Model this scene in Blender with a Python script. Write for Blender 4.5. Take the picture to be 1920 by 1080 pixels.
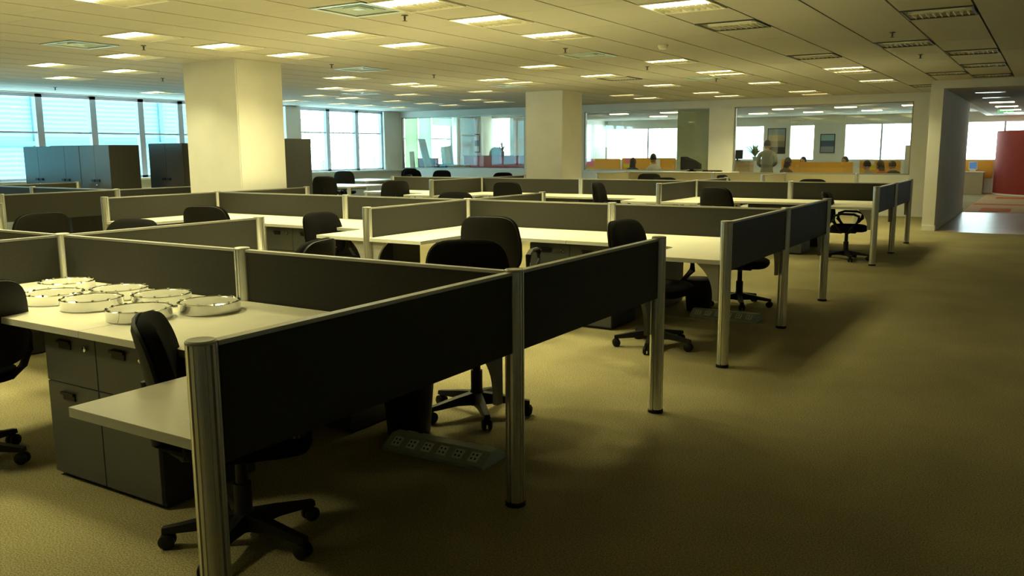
import bpy, bmesh, math, random
from mathutils import Vector, Matrix
random.seed(7)
S = bpy.context.scene
COL = S.collection
for o in list(bpy.data.objects):
    bpy.data.objects.remove(o)

# ------------------------------------------------------------------ camera
cd = bpy.data.cameras.new('camera'); cam = bpy.data.objects.new('camera', cd); COL.objects.link(cam)
cd.sensor_width = 36.0; cd.lens = 1601.1 / 1920 * 36; cd.clip_start = 0.05; cd.clip_end = 400
PITCH, YAW, ROLL, CAMH = math.radians(9.122), math.radians(32.077), math.radians(-0.357), 1.5
fw = Vector((-math.sin(YAW) * math.cos(PITCH), math.cos(YAW) * math.cos(PITCH), -math.sin(PITCH)))
rt = Vector((math.cos(YAW), math.sin(YAW), 0)); up = rt.cross(fw)
r2 = math.cos(ROLL) * rt + math.sin(ROLL) * up; u2 = -math.sin(ROLL) * rt + math.cos(ROLL) * up
cam.matrix_world = Matrix(((r2.x, u2.x, -fw.x, 0), (r2.y, u2.y, -fw.y, 0), (r2.z, u2.z, -fw.z, CAMH), (0, 0, 0, 1)))
S.camera = cam

# ------------------------------------------------------------------ world and exposure
W = bpy.data.worlds.new('world'); S.world = W; W.use_nodes = True
bg = W.node_tree.nodes['Background']
bg.inputs['Color'].default_value = (0.80, 0.97, 1.0, 1); bg.inputs['Strength'].default_value = 12.0
S.view_settings.view_transform = 'Standard'; S.view_settings.look = 'None'
S.view_settings.exposure = 0.14; S.view_settings.gamma = 1.0; S.view_settings.use_curve_mapping = False
LAMP_COLOR = (1.0, 0.94, 0.46); LAMP_STRENGTH = 14.0; LAMP_WATT = 17.5

# ------------------------------------------------------------------ materials
MATS = {}
def mat(name, col, rough=0.6, metal=0.0, noise=0.0, scale=20.0, bump=0.0, spec=0.5, emit=None, stretch=None):
    if name in MATS: return MATS[name]
    m = bpy.data.materials.new(name); m.use_nodes = True; nt = m.node_tree; b = nt.nodes['Principled BSDF']
    b.inputs['Base Color'].default_value = (*col, 1); b.inputs['Roughness'].default_value = rough
    b.inputs['Metallic'].default_value = metal; b.inputs['Specular IOR Level'].default_value = spec
    if emit:
        b.inputs['Emission Color'].default_value = (*emit[0], 1); b.inputs['Emission Strength'].default_value = emit[1]
    if noise or bump:
        tc = nt.nodes.new('ShaderNodeTexCoord'); nz = nt.nodes.new('ShaderNodeTexNoise')
        nz.inputs['Scale'].default_value = scale; nz.inputs['Detail'].default_value = 3
        src = tc.outputs['Object']
        if stretch:
            mp = nt.nodes.new('ShaderNodeMapping'); mp.inputs['Scale'].default_value = stretch
            nt.links.new(src, mp.inputs['Vector']); src = mp.outputs['Vector']
        nt.links.new(src, nz.inputs['Vector'])
        if noise:
            rp = nt.nodes.new('ShaderNodeValToRGB')
            rp.color_ramp.elements[0].position = 0.3; rp.color_ramp.elements[1].position = 0.7
            rp.color_ramp.elements[0].color = (*[max(0, c * (1 - noise)) for c in col], 1)
            rp.color_ramp.elements[1].color = (*[min(1, c * (1 + noise)) for c in col], 1)
            nt.links.new(nz.outputs['Fac'], rp.inputs['Fac']); nt.links.new(rp.outputs['Color'], b.inputs['Base Color'])
        if bump:
            bp = nt.nodes.new('ShaderNodeBump'); bp.inputs['Strength'].default_value = bump; bp.inputs['Distance'].default_value = 0.01
            nt.links.new(nz.outputs['Fac'], bp.inputs['Height']); nt.links.new(bp.outputs['Normal'], b.inputs['Normal'])
    MATS[name] = m
    return m
def glass(name, tint, refl=0.07):
    m = bpy.data.materials.new(name); m.use_nodes = True; nt = m.node_tree; nt.nodes.clear()
    out = nt.nodes.new('ShaderNodeOutputMaterial'); mx = nt.nodes.new('ShaderNodeMixShader')
    tr = nt.nodes.new('ShaderNodeBsdfTransparent'); tr.inputs['Color'].default_value = (*tint, 1)
    gl = nt.nodes.new('ShaderNodeBsdfGlossy'); gl.inputs['Roughness'].default_value = 0.02
    mx.inputs['Fac'].default_value = refl
    nt.links.new(tr.outputs[0], mx.inputs[1]); nt.links.new(gl.outputs[0], mx.inputs[2]); nt.links.new(mx.outputs[0], out.inputs[0])
    MATS[name] = m
    return m
def banded(name, c1, c2, scale, axis='Z', rough=0.7, sharp=0.5):
    m = mat(name, c1, rough); nt = m.node_tree; b = nt.nodes['Principled BSDF']
    tc = nt.nodes.new('ShaderNodeTexCoord'); wv = nt.nodes.new('ShaderNodeTexWave'); wv.bands_direction = axis
    wv.inputs['Scale'].default_value = scale; wv.inputs['Distortion'].default_value = 0.4
    rp = nt.nodes.new('ShaderNodeValToRGB'); rp.color_ramp.elements[0].color = (*c1, 1); rp.color_ramp.elements[1].color = (*c2, 1)
    rp.color_ramp.elements[0].position = sharp - 0.15; rp.color_ramp.elements[1].position = sharp + 0.15
    nt.links.new(tc.outputs['Object'], wv.inputs['Vector']); nt.links.new(wv.outputs['Fac'], rp.inputs['Fac'])
    nt.links.new(rp.outputs['Color'], b.inputs['Base Color'])
    return m

def carpet():
    m = mat('carpet', (0.30, 0.27, 0.19), 0.95, spec=0.1); nt = m.node_tree; b = nt.nodes['Principled BSDF']
    tc = nt.nodes.new('ShaderNodeTexCoord')
    n1 = nt.nodes.new('ShaderNodeTexNoise'); n1.inputs['Scale'].default_value = 150; n1.inputs['Detail'].default_value = 4
    n2 = nt.nodes.new('ShaderNodeTexNoise'); n2.inputs['Scale'].default_value = 1.3; n2.inputs['Detail'].default_value = 4
    for n in (n1, n2): nt.links.new(tc.outputs['Object'], n.inputs['Vector'])
    rp = nt.nodes.new('ShaderNodeValToRGB'); e = rp.color_ramp.elements
    e[0].position = 0.34; e[0].color = (0.20, 0.172, 0.085, 1); e[1].position = 0.66; e[1].color = (0.50, 0.435, 0.235, 1)
    nt.links.new(n1.outputs['Fac'], rp.inputs['Fac'])
    r3 = nt.nodes.new('ShaderNodeValToRGB'); e = r3.color_ramp.elements
    e[0].position = 0.3; e[0].color = (0.86, 0.86, 0.86, 1); e[1].position = 0.7; e[1].color = (1.08, 1.07, 1.04, 1)
    nt.links.new(n2.outputs['Fac'], r3.inputs['Fac'])
    mx = nt.nodes.new('ShaderNodeMix'); mx.data_type = 'RGBA'; mx.blend_type = 'MULTIPLY'; mx.inputs['Factor'].default_value = 1
    nt.links.new(rp.outputs['Color'], mx.inputs['A']); nt.links.new(r3.outputs['Color'], mx.inputs['B'])
    nt.links.new(mx.outputs['Result'], b.inputs['Base Color'])
    bp = nt.nodes.new('ShaderNodeBump'); bp.inputs['Strength'].default_value = 0.6; bp.inputs['Distance'].default_value = 0.008
    nt.links.new(n1.outputs['Fac'], bp.inputs['Height']); nt.links.new(bp.outputs['Normal'], b.inputs['Normal'])
    return m
carpet()
mat('ceiling_tile', (0.48, 0.455, 0.39), 0.9, noise=0.05, scale=60, spec=0.2)
mat('plenum', (0.03, 0.03, 0.03), 0.9)
mat('wall_cream', (0.77, 0.75, 0.69), 0.85, noise=0.03, scale=3, spec=0.2)
mat('wall_white', (0.82, 0.82, 0.76), 0.8, noise=0.02, scale=3, spec=0.2)
mat('desk_white', (0.80, 0.76, 0.62), 0.32, noise=0.02, scale=8, spec=0.45)
mat('desk_edge', (0.62, 0.62, 0.56), 0.4)
mat('screen_grey', (0.031, 0.030, 0.023), 0.65, noise=0.18, scale=220, bump=0.05, spec=0.2)
mat('screen_beige', (0.50, 0.45, 0.31), 0.7, noise=0.08, scale=120, spec=0.3)
mat('aluminium', (0.74, 0.74, 0.70), 0.36, metal=1.0)
mat('aluminium_trim', (0.40, 0.39, 0.35), 0.45, metal=0.85)
mat('black_plastic', (0.008, 0.008, 0.008), 0.5, spec=0.3)
mat('black_fabric', (0.0065, 0.006, 0.0055), 0.92, noise=0.25, scale=260, bump=0.15, spec=0.08)
mat('chair_shell', (0.009, 0.0085, 0.008), 0.6, spec=0.25)
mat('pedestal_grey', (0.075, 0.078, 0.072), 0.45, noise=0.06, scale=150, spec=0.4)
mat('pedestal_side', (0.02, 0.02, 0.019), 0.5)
mat('cabinet_grey', (0.050, 0.044, 0.036), 0.4, noise=0.04, scale=40)
mat('cabinet_side', (0.035, 0.034, 0.028), 0.5)
mat('chrome', (0.66, 0.67, 0.66), 0.10, metal=1.0)
mat('face_white', (0.58, 0.56, 0.46), 0.22, spec=0.6)
mat('socket_grey', (0.40, 0.46, 0.40), 0.5)
mat('socket_plate', (0.88, 0.88, 0.82), 0.5)
mat('dark_hole', (0.01, 0.01, 0.01), 0.8)
mat('bracket_grey', (0.30, 0.29, 0.26), 0.45, spec=0.4)
mat('fixture_white', (0.85, 0.82, 0.70), 0.4)
mat('fixture_dark', (0.10, 0.10, 0.09), 0.5)
mat('vent_daylight_tint', (0.66, 0.78, 0.79), 0.3)  # white vents, the blue cast of daylight put into their colour
mat('window_frame', (0.52, 0.54, 0.62), 0.4, metal=0.3)
mat('tile_floor', (0.36, 0.26, 0.15), 0.30, noise=0.12, scale=3, spec=0.3)
mat('vinyl_floor', (0.50, 0.34, 0.17), 0.95, noise=0.05, scale=4, spec=0.05)
mat('orange_inlay', (0.55, 0.14, 0.02), 0.9, spec=0.05)
mat('red_wall', (0.30, 0.035, 0.020), 0.85, noise=0.05, scale=3)
mat('orange_screen', (0.82, 0.42, 0.05), 0.75, noise=0.06, scale=60)
mat('red_counter', (0.45, 0.035, 0.04), 0.4)
mat('maroon_panel', (0.20, 0.02, 0.05), 0.5)
mat('cardboard', (0.50, 0.33, 0.17), 0.8, noise=0.06, scale=10)
mat('cardboard_dark', (0.33, 0.26, 0.18), 0.8)
mat('board_white', (0.80, 0.78, 0.72), 0.6)
mat('board_wood', (0.55, 0.40, 0.22), 0.6, noise=0.1, scale=6, stretch=(1, 1, 0.1))
mat('skin', (0.50, 0.27, 0.15), 0.6)
mat('hair_dark', (0.02, 0.015, 0.012), 0.6)
mat('hair_brown', (0.06, 0.03, 0.015), 0.6)
mat('leaf_green', (0.05, 0.12, 0.03), 0.5, noise=0.2, scale=8)
mat('stem_brown', (0.12, 0.09, 0.05), 0.7)
mat('yellow_paper', (0.85, 0.70, 0.05), 0.7)
mat('pink_paper', (0.85, 0.22, 0.30), 0.7)
mat('white_paper', (0.85, 0.85, 0.80), 0.7)
mat('extinguisher_red', (0.60, 0.03, 0.02), 0.35)
mat('facade_grey', (0.30, 0.34, 0.36), 0.8)
mat('facade_band', (0.06, 0.11, 0.12), 0.8)
banded('facade_cladding', (0.075, 0.21, 0.24), (0.12, 0.29, 0.325), 2.2, 'Z')
mat('willow_leaf', (0.20, 0.19, 0.08), 0.8)
mat('bark', (0.20, 0.16, 0.12), 0.9)
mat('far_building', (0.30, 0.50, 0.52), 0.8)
mat('screen_glass_black', (0.015, 0.015, 0.018), 0.15, spec=0.6)
mat('monitor_blue', (0.05, 0.12, 0.25), 0.3, emit=((0.10, 0.25, 0.50), 0.5))
mat('exit_green', (0.05, 0.6, 0.15), 0.5, emit=((0.05, 0.7, 0.15), 0.5))
mat('lamp_lit', (0.9, 0.85, 0.7), 0.5, emit=(LAMP_COLOR, LAMP_STRENGTH))
mat('lamp_far', (0.9, 0.85, 0.7), 0.5, emit=((1.0, 0.84, 0.42), 11.0))
mat('lamp_dim', (0.9, 0.8, 0.55), 0.5, emit=((1.0, 0.80, 0.38), 5.5))
mat('corridor_panel_glow', (0.85, 0.9, 0.85), 0.4, emit=((0.95, 0.95, 0.75), 5.0))  # panels that reflect daylight, given an added glow to brighten the corridor
mat('lamp_off', (0.72, 0.76, 0.74), 0.25)
def translucent(name, col):
    m = bpy.data.materials.new(name); m.use_nodes = True; nt = m.node_tree; nt.nodes.clear()
    out = nt.nodes.new('ShaderNodeOutputMaterial'); mx = nt.nodes.new('ShaderNodeMixShader'); mx.inputs['Fac'].default_value = 0.6
    d = nt.nodes.new('ShaderNodeBsdfDiffuse'); d.inputs['Color'].default_value = (*col, 1)
    tl = nt.nodes.new('ShaderNodeBsdfTranslucent'); tl.inputs['Color'].default_value = (*col, 1)
    nt.links.new(d.outputs[0], mx.inputs[1]); nt.links.new(tl.outputs[0], mx.inputs[2]); nt.links.new(mx.outputs[0], out.inputs[0]); MATS[name] = m
translucent('blind_cream', (0.62, 0.72, 0.58))
glass('glass_clear', (0.93, 0.97, 0.95), 0.06)
glass('glass_window', (0.80, 0.96, 1.0), 0.05)

# ------------------------------------------------------------------ mesh helpers
class MB:
    def __init__(s): s.v = []; s.f = []
    def box(s, x0, x1, y0, y1, z0, z1):
        n = len(s.v)
        s.v += [(x0, y0, z0), (x1, y0, z0), (x1, y1, z0), (x0, y1, z0), (x0, y0, z1), (x1, y0, z1), (x1, y1, z1), (x0, y1, z1)]
        s.f += [tuple(n + i for i in q) for q in ((3, 2, 1, 0), (4, 5, 6, 7), (0, 1, 5, 4), (1, 2, 6, 5), (2, 3, 7, 6), (3, 0, 4, 7))]
        return s
    def cbox(s, cx, cy, cz, w, d, h): return s.box(cx - w / 2, cx + w / 2, cy - d / 2, cy + d / 2, cz - h / 2, cz + h / 2)
    def prism(s, pts, z0, z1):
        """pts: counter-clockwise outline in XY"""
        n = len(s.v); k = len(pts)
        s.v += [(x, y, z0) for x, y in pts] + [(x, y, z1) for x, y in pts]
        s.f += [tuple(n + i for i in range(k - 1, -1, -1)), tuple(n + k + i for i in range(k))]
        s.f += [(n + i, n + (i + 1) % k, n + k + (i + 1) % k, n + k + i) for i in range(k)]
        return s
    def prism_axis(s, pts, a0, a1, axis):
        """outline extruded along X ('x': pts are (y,z)) or along Y ('y': pts are (x,z))"""
        n = len(s.v); k = len(pts)
        for a in (a0, a1):
            s.v += [((a, p, q) if axis == 'x' else (p, a, q)) for p, q in pts]
        s.f += [tuple(n + i for i in range(k - 1, -1, -1)), tuple(n + k + i for i in range(k))]
        s.f += [(n + i, n + (i + 1) % k, n + k + (i + 1) % k, n + k + i) for i in range(k)]
        return s
    def rings(s, rings, cap=True):
        """loft a list of equally long vertex rings"""
        n = len(s.v); k = len(rings[0])
        for r in rings: s.v += [tuple(p) for p in r]
        for j in range(len(rings) - 1):
            a = n + j * k; b = a + k
            s.f += [(a + i, a + (i + 1) % k, b + (i + 1) % k, b + i) for i in range(k)]
        if cap:
            s.f += [tuple(n + i for i in range(k - 1, -1, -1)), tuple(n + (len(rings) - 1) * k + i for i in range(k))]
        return s
    def lathe(s, prof, seg=20, cx=0, cy=0):
        return s.rings([[(cx + r * math.cos(2 * math.pi * i / seg), cy + r * math.sin(2 * math.pi * i / seg), z) for i in range(seg)] for r, z in prof])
    def tube(s, path, rad, seg=8, flat=1.0):
        P = [Vector(p) for p in path]; rs = []
        for i, p in enumerate(P):
            d = (P[min(i + 1, len(P) - 1)] - P[max(i - 1, 0)]).normalized()
            a = Vector((0, 0, 1)) if abs(d.z) < 0.9 else Vector((1, 0, 0))
            e = d.cross(a).normalized(); g = e.cross(d).normalized()
            r = rad[i] if isinstance(rad, (list, tuple)) else rad
            rs.append([p + e * (r * flat * math.cos(2 * math.pi * k / seg)) + g * (r * math.sin(2 * math.pi * k / seg)) for k in range(seg)])
        return s.rings(rs)
    def mesh(s, name, m, smooth=False):
        me = bpy.data.meshes.new(name); me.from_pydata(s.v, [], s.f); me.update()
        bm = bmesh.new(); bm.from_mesh(me); bmesh.ops.recalc_face_normals(bm, faces=bm.faces); bm.to_mesh(me); bm.free()
        me.materials.append(MATS[m])
        if smooth:
            for p in me.polygons: p.use_smooth = True
            try: me.set_sharp_from_angle(angle=math.radians(40))
            except Exception: pass
        return me
    def build(s, name, m, parent=None, smooth=False, loc=(0, 0, 0), rot=(0, 0, 0), bevel=0):
        me = s.mesh(name, m, smooth)
        if bevel:
            bm = bmesh.new(); bm.from_mesh(me)
            bmesh.ops.bevel(bm, geom=list(bm.edges), offset=bevel, segments=2, affect='EDGES', clamp_overlap=True)
            bm.to_mesh(me); bm.free()
            for p in me.polygons: p.use_smooth = True
            try: me.set_sharp_from_angle(angle=math.radians(35))
            except Exception: pass
        return obj(name, me, parent, loc, rot)
def obj(name, me, parent=None, loc=(0, 0, 0), rot=(0, 0, 0), scale=None):
    o = bpy.data.objects.new(name, me); COL.objects.link(o); o.location = loc; o.rotation_euler = rot
    if scale: o.scale = scale
    if parent: o.parent = parent
    return o
def tag(o, label, cat, group=None):
    o['label'] = label; o['category'] = cat
    if group: o['group'] = group
    return o
def thing(name, label, cat, loc=(0, 0, 0), rotz=0.0, group=None):
    o = bpy.data.objects.new(name, None); COL.objects.link(o); o.location = loc; o.rotation_euler = (0, 0, rotz)
    o.empty_display_size = 0.1
    return tag(o, label, cat, group)
def struct(o): o['kind'] = 'structure'; return o
def dup(root, loc, rotz, label, group=None, scale=None):
    def cp(o, parent):
        c = o.copy(); COL.objects.link(c)
        if parent: c.parent = parent
        for ch in o.children: cp(ch, c)
        return c
    r = cp(root, None); r.location = loc; r.rotation_euler = (0, 0, rotz); r['label'] = label
    if group: r['group'] = group
    if scale: r.scale = scale
    return r
def superellipse(w, h, n=28, e=4.0):
    out = []
    for i in range(n):
        a = 2 * math.pi * i / n; c, s_ = math.cos(a), math.sin(a)
        out.append((w / 2 * math.copysign(abs(c) ** (2 / e), c), h / 2 * math.copysign(abs(s_) ** (2 / e), s_)))
    return out
ORD = ['first', 'second', 'third', 'fourth', 'fifth', 'sixth', 'seventh', 'eighth', 'ninth', 'tenth', 'eleventh', 'twelfth', 'thirteenth', 'fourteenth', 'fifteenth']

# ------------------------------------------------------------------ the setting
ZC = 2.70; XW = -17.05; YP = 20.8
struct(MB().box(XW - 0.3, 4, -4, YP + 14, -0.1, 0.0).build('floor', 'carpet'))
# corridor floor: glossy tile, then pale vinyl with orange inlays
struct(MB().box(-1.72, 4, 17.25, 22.8, 0.0, 0.006).build('floor_tile_strip', 'tile_floor'))
vf = struct(MB().box(-1.72, 4, 22.8, 34.8, 0.0, 0.006).build('floor_vinyl', 'vinyl_floor'))
for a in ((-1.40, -0.75, 23.3, 24.6), (-1.7, -0.5, 26.0, 26.5), (-1.35, -0.2, 29.3, 30.2)):
    MB().box(*a, 0.006, 0.009).build('inlay', 'orange_inlay', vf)
ceiling = struct(MB().box(XW - 0.3, 4, -4, YP + 14.2, 2.86, 2.95).build('ceiling', 'plenum'))

# walls
w = MB()
w.box(XW - 0.3, XW, -4, YP, 0, 0.93)                      # below the windows
w.box(XW - 0.3, XW, -4, YP, 2.68, 2.86)
w.box(XW - 0.3, XW + 0.12, 16.02, 16.55, 0.93, 2.68)       # pier
w.box(XW - 0.3, XW, 20.05, YP, 0.93, 2.68)
w.box(XW - 0.3, XW, -4, 3.0, 0.93, 2.68)
struct(w.build('wall_left', 'wall_cream'))
struct(MB().box(XW - 0.02, XW + 0.16, -4, YP, 0.93, 0.97).build('trim_1', 'wall_white'))
struct(MB().box(4, 4.2, -4, YP + 14, 0, 2.86).build('wall_right', 'wall_cream'))
struct(MB().box(XW - 0.3, 4.2, -4.2, -4, 0, 2.86).build('wall_back', 'wall_cream'))
# windows of the left wall
def window(n, y0, y1, ztr, z0=0.95, z1=2.68, x=XW - 0.12):
    fr = MB(); t = 0.068
    fr.box(x - 0.05, x + 0.05, y0, y0 + t, z0, z1).box(x - 0.05, x + 0.05, y1 - t, y1, z0, z1)
    fr.box(x - 0.05, x + 0.05, y0, y1, z0, z0 + t).box(x - 0.05, x + 0.05, y0, y1, z1 - t, z1)
    fr.box(x - 0.03, x + 0.03, y0, y1, ztr - 0.018, ztr + 0.018)
    o = struct(fr.build('window_%d' % n, 'window_frame'))
    MB().box(x - 0.006, x + 0.006, y0 + t, y1 - t, z0 + t, ztr - 0.02).build('pane', 'glass_window', o)
    MB().box(x - 0.006, x + 0.006, y0 + t, y1 - t, ztr + 0.02, z1 - t).build('pane', 'glass_window', o)
ys = [3.0, 4.2, 5.35, 6.5, 7.6, 8.65, 9.69, 10.83, 11.95, 12.97, 14.0, 15.0, 16.02]
for i in range(len(ys) - 1): window(i + 1, ys[i], ys[i + 1], 1.92)
for i, (a, b) in enumerate(((16.60, 17.75), (17.75, 18.93), (18.93, 20.05))): window(13 + i, a, b, 2.03)

# glazed partition at the far end
w = MB()
w.box(XW - 0.2, -1.95, YP, YP + 0.14, 2.52, 2.86)                 # bulkhead
w.box(-2.65, -1.95, YP, YP + 0.14, 0, 2.52)                       # right pier
w.box(-7.25, -6.63, YP - 0.02, YP + 0.14, 0, 2.52)                 # pier between the glazing
w.box(-12.6, -10.72, YP, YP + 0.14, 0, 2.52)                       # behind the white column
w.box(XW - 0.2, XW + 0.03, YP, YP + 0.14, 0, 2.52)
struct(w.build('wall_far', 'wall_cream'))
lw = MB(); lw.box(XW, -12.6, YP, YP + 0.14, 0, 0.985); lw.box(-10.72, -7.25, YP, YP + 0.14, 0, 0.97); lw.box(-6.63, -2.65, YP, YP + 0.14, 0, 0.92)
struct(lw.build('wall_far_low', 'wall_white'))
for k, (x0, x1, z0, z1, splits) in enumerate(((XW + 0.03, -12.6, 0.985, 2.52, [-14.8]), (-10.72, -7.25, 0.97, 2.52, [-9.63]), (-6.63, -2.65, 0.92, 2.52, [-5.02]))):
    fr = MB(); y = YP + 0.07; t = 0.03
    fr.box(x0, x1, y - 0.04, y + 0.04, z1 - t, z1).box(x0, x1, y - 0.04, y + 0.04, z0, z0 + t).box(x0, x0 + t, y - 0.04, y + 0.04, z0, z1).box(x1 - t, x1, y - 0.04, y + 0.04, z0, z1)
    o = struct(fr.build('window_%d' % (16 + k), 'aluminium_trim'))
    e = [x0 + t] + splits + [x1 - t]
    for i in range(len(e) - 1):
        MB().box(e[i] + 0.006, e[i + 1] - 0.006, y - 0.006, y + 0.006, z0 + t, z1 - t).build('pane', 'glass_clear', o)
# corridor wall on the left of the opening and its head
cw = MB(); cw.box(-1.95, -1.74, 17.38, YP, 0, 2.86); cw.box(-1.95, -1.74, YP, 23.2, 0, 2.86); cw.box(-1.95, -1.74, 23.2, YP + 12.2, 2.56, 2.86)
struct(cw.build('wall_corridor', 'wall_cream'))
struct(MB().box(-1.74, 4, 17.38, 17.5, 2.56, 2.86).build('wall_corridor_head', 'wall_cream'))
struct(MB().box(-1.74, -1.725, 17.5, 23.2, 0.0, 0.10).box(-1.95, -1.725, 17.365, 17.38, 0, 0.10).build('baseboard_corridor', 'wall_white'))
# white columns
def column(nm, x0, x1, y0, y1, lab):
    o = tag(MB().box(x0, x1, y0, y1, 0, 2.86).build(nm, 'wall_cream', bevel=0.012), lab, 'column'); return o
column('column', -10.14, -9.08, 7.76, 8.56, 'big square cream column rising left of centre beside the second desk row')
column('column', -9.33, -8.45, 15.45, 16.30, 'square cream column standing behind the middle of the third desk row')

# far rooms
fy = YP + 12.2
w = MB()
w.box(XW - .3, XW, YP, 25.6, 0, 1.0); w.box(XW - .3, XW, YP, 25.6, 2.62, 2.86)
w.box(XW - .3, XW + .1, 23.62, 24.68, 1.0, 2.62); w.box(XW - .3, XW + .35, 24.72, 25.6, 0, 2.7)
w.box(XW + .35, -15.95, 25.4, 25.6, 0, 1.0); w.box(XW + .35, -15.95, 25.4, 25.6, 2.62, 2.86)
w.box(-16.1, -15.95, 25.6, fy, 0, 2.86)
w.box(-16.2, 4, fy, fy + 0.2, 0, 1.12); w.box(-16.2, 4, fy, fy + 0.2, 2.36, 2.86)
for a, b in ((-16.2, -15.9), (-12.3, -10.6), (-9.35, -8.35), (-7.5, -6.4), (-3.6, -2.9)): w.box(a, b, fy - 0.05, fy + 0.19, 0, 2.7)
struct(w.build('wall_far_room', 'wall_white'))
wn = MB(); xg = XW - .15
for y in (21.06, 21.75, 22.45, 23.59): wn.box(xg - .04, xg + .04, y - .03, y + .03, 1.0, 2.62)
wn.box(xg - .03, xg + .03, YP + .14, 23.62, 1.88, 1.92)
o = struct(wn.build('window_20', 'window_frame'))
for a, b in ((YP + .15, 21.03), (21.09, 21.72), (21.78, 22.42), (22.48, 23.56)): MB().box(xg - .005, xg + .005, a, b, 1.0, 2.62).build('pane', 'glass_clear', o)
MB().box(XW + .36, -15.96, 25.5, 25.51, 1.0, 2.62).build('pane', 'glass_clear', o)
wn = MB()
for x in (-14.1, -5.2, -1.4, 0.6): wn.box(x - 0.03, x + 0.03, fy + 0.06, fy + 0.12, 1.12, 2.36)
o = struct(wn.build('window_21', 'window_frame'))
for a, b in ((-15.9, -14.13), (-14.07, -12.3), (-10.6, -9.35), (-8.35, -7.5), (-6.4, -5.23), (-5.17, -3.6), (-2.9, -1.43), (-1.37, 0.57), (0.63, 4)): MB().box(a, b, fy + 0.08, fy + 0.09, 1.12, 2.36).build('pane', 'glass_clear', o)

# ------------------------------------------------------------------ ceiling lights and diffusers
STRIP = 0.595; X0 = -2.745
def strip_of(x): return round((x - X0) / STRIP)
FIX = {}      # strip -> list of (y, half length)
K = 1.143
LIT = {0: [6.23], 1: [5.06, 6.03, 7.13, 9.96, 11.68, 12.19, 14.05, 16.52], 2: [6.01, 6.97, 9.64, 11.29, 13.52, 15.79, 17.0],
       3: [5.99, 6.93, 10.99, 11.7, 15.52, 16.63], 4: [5.97, 9.4, 10.86, 11.32, 12.98], 5: [6.05, 7.01, 10.82, 11.42, 12.83, 14.95, 15.81],
       6: [7.14, 12.03, 12.95, 14.29, 15.39, 16.31], 7: [9.72, 12.89, 14.32, 15.21, 16.37]}
LIT[0] += [12.2, 12.77, 14.66]; LIT[3] += [5.02]; LIT[2] += [3.72]; LIT[1] += [17.5]
OFF = {0: [7.42, 10.39], -2: [13.82], -3: [7.67, 10.93, 12.73, 15.22], 2: [11.86]}
lights = []
for k, L in LIT.items():
    for y in L: lights.append((X0 - STRIP * 3 * k, y * K, True, k))
# lamps over the desks nearest the camera, just above the frame
for k, y in ((1, 4.9), (1, 4.0), (1, 2.5), (2, 3.2), (2, 2.3), (1, 0.6), (2, 0.8), (3, 3.2), (4, 4.4), (4, 2.2), (3, 1.4), (5, 4.0), (6, 5.2)): lights.append((X0 - STRIP * 3 * k, y, True, k))
offl = [(X0 + STRIP * s * (-1 if s > 0 else 1) * (1 if s <= 0 else 1), y * K) for s, L in {0: OFF[0]}.items() for y in L]
offl += [(X0 - STRIP * 6, 11.86 * K), (X0 + STRIP * 2, 9.69 * K), (X0 + STRIP * 2, 13.82 * K), (X0 + STRIP * 1, 16.26 * K)]
offl += [(X0 + STRIP * 3, y * K) for y in (7.67, 10.93, 12.73, 14.6)]
diffs = [(-4.49, 5.02), (-7.87, 5.06), (-7.67, 8.55), (-10.76, 12.01), (-4.45, 8.78), (-7.49, 12.07), (-4.56, 12.56)]
def make_light(lit, dim=False):
    t = thing('ceiling_light', 'x', 'ceiling light')
    a, h = 0.27, 0.085
    fr = MB(); b = a + 0.018
    fr.box(-b, b, -b, -a, -0.012, 0.004).box(-b, b, a, b, -0.012, 0.004).box(-b, -a, -a, a, -0.012, 0.004).box(a, b, -a, a, -0.012, 0.004)
    fr.build('frame', 'fixture_white' if lit else 'fixture_dark', t)
    rf = MB(); rf.box(-a, a, -a, a, h, h + 0.01).box(-a - 0.005, -a, -a, a, 0, h).box(a, a + 0.005, -a, a, 0, h).box(-a, a, -a - 0.005, -a, 0, h).box(-a, a, a, a + 0.005, 0, h)
    rf.build('reflector', 'fixture_white', t)
    pts = [(-0.10 + 0.085 * math.cos(q), 0.056 - 0.055 * math.sin(q)) for q in [math.pi * i / 10 for i in range(11)]]
    MB().prism_axis(pts, -0.215, 0.215, 'x').build('lamp', 'lamp_dim' if dim else 'lamp_lit' if lit else 'lamp_off', t, smooth=True)
    bl = MB().box(-0.004, 0.004, 0.0, a - 0.005, -0.006, 0.05).mesh('louvre_blade', 'fixture_white')
    for i in range(9): obj('louvre_blade', bl, t, ((i - 4) * 0.055, 0, 0))
    MB().box(-a + 0.01, a - 0.01, -0.003, 0.003, 0.0, 0.05).build('louvre_bar', 'fixture_white', t)
    if lit and not dim:
        ld = bpy.data.lights.new('lamp_light', 'AREA'); ld.shape = 'RECTANGLE'; ld.size = 0.43; ld.size_y = 0.30
        ld.energy = LAMP_WATT; ld.color = LAMP_COLOR; ld.spread = math.radians(120)
        lo = bpy.data.objects.new('lamp_light', ld); COL.objects.link(lo); lo.parent = t; lo.location = (0, 0, -0.014)
    return t
LBASE = {True: make_light(True), False: make_light(False), 'dim': make_light(True, True)}
used = {True: False, False: False, 'dim': False}
DIM = {(5, 11.42), (7, 14.32), (5, 12.83), (6, 15.39), (7, 15.21), (7, 16.37), (6, 16.31), (5, 14.95), (4, 12.98), (5, 15.81), (3, 11.7), (6, 12.03), (7, 12.89), (3, 15.52), (1, 12.19), (1, 17.5), (0, 12.77), (6, 14.29)}
def place_light(x, y, lit, label, group, z=ZC):
    if not used[lit]:
        used[lit] = True; o = LBASE[lit]; o.location = (x, y, z); o['label'] = label; o['group'] = group
    else: o = dup(LBASE[lit], (x, y, z), 0, label, group)
    return o
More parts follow.
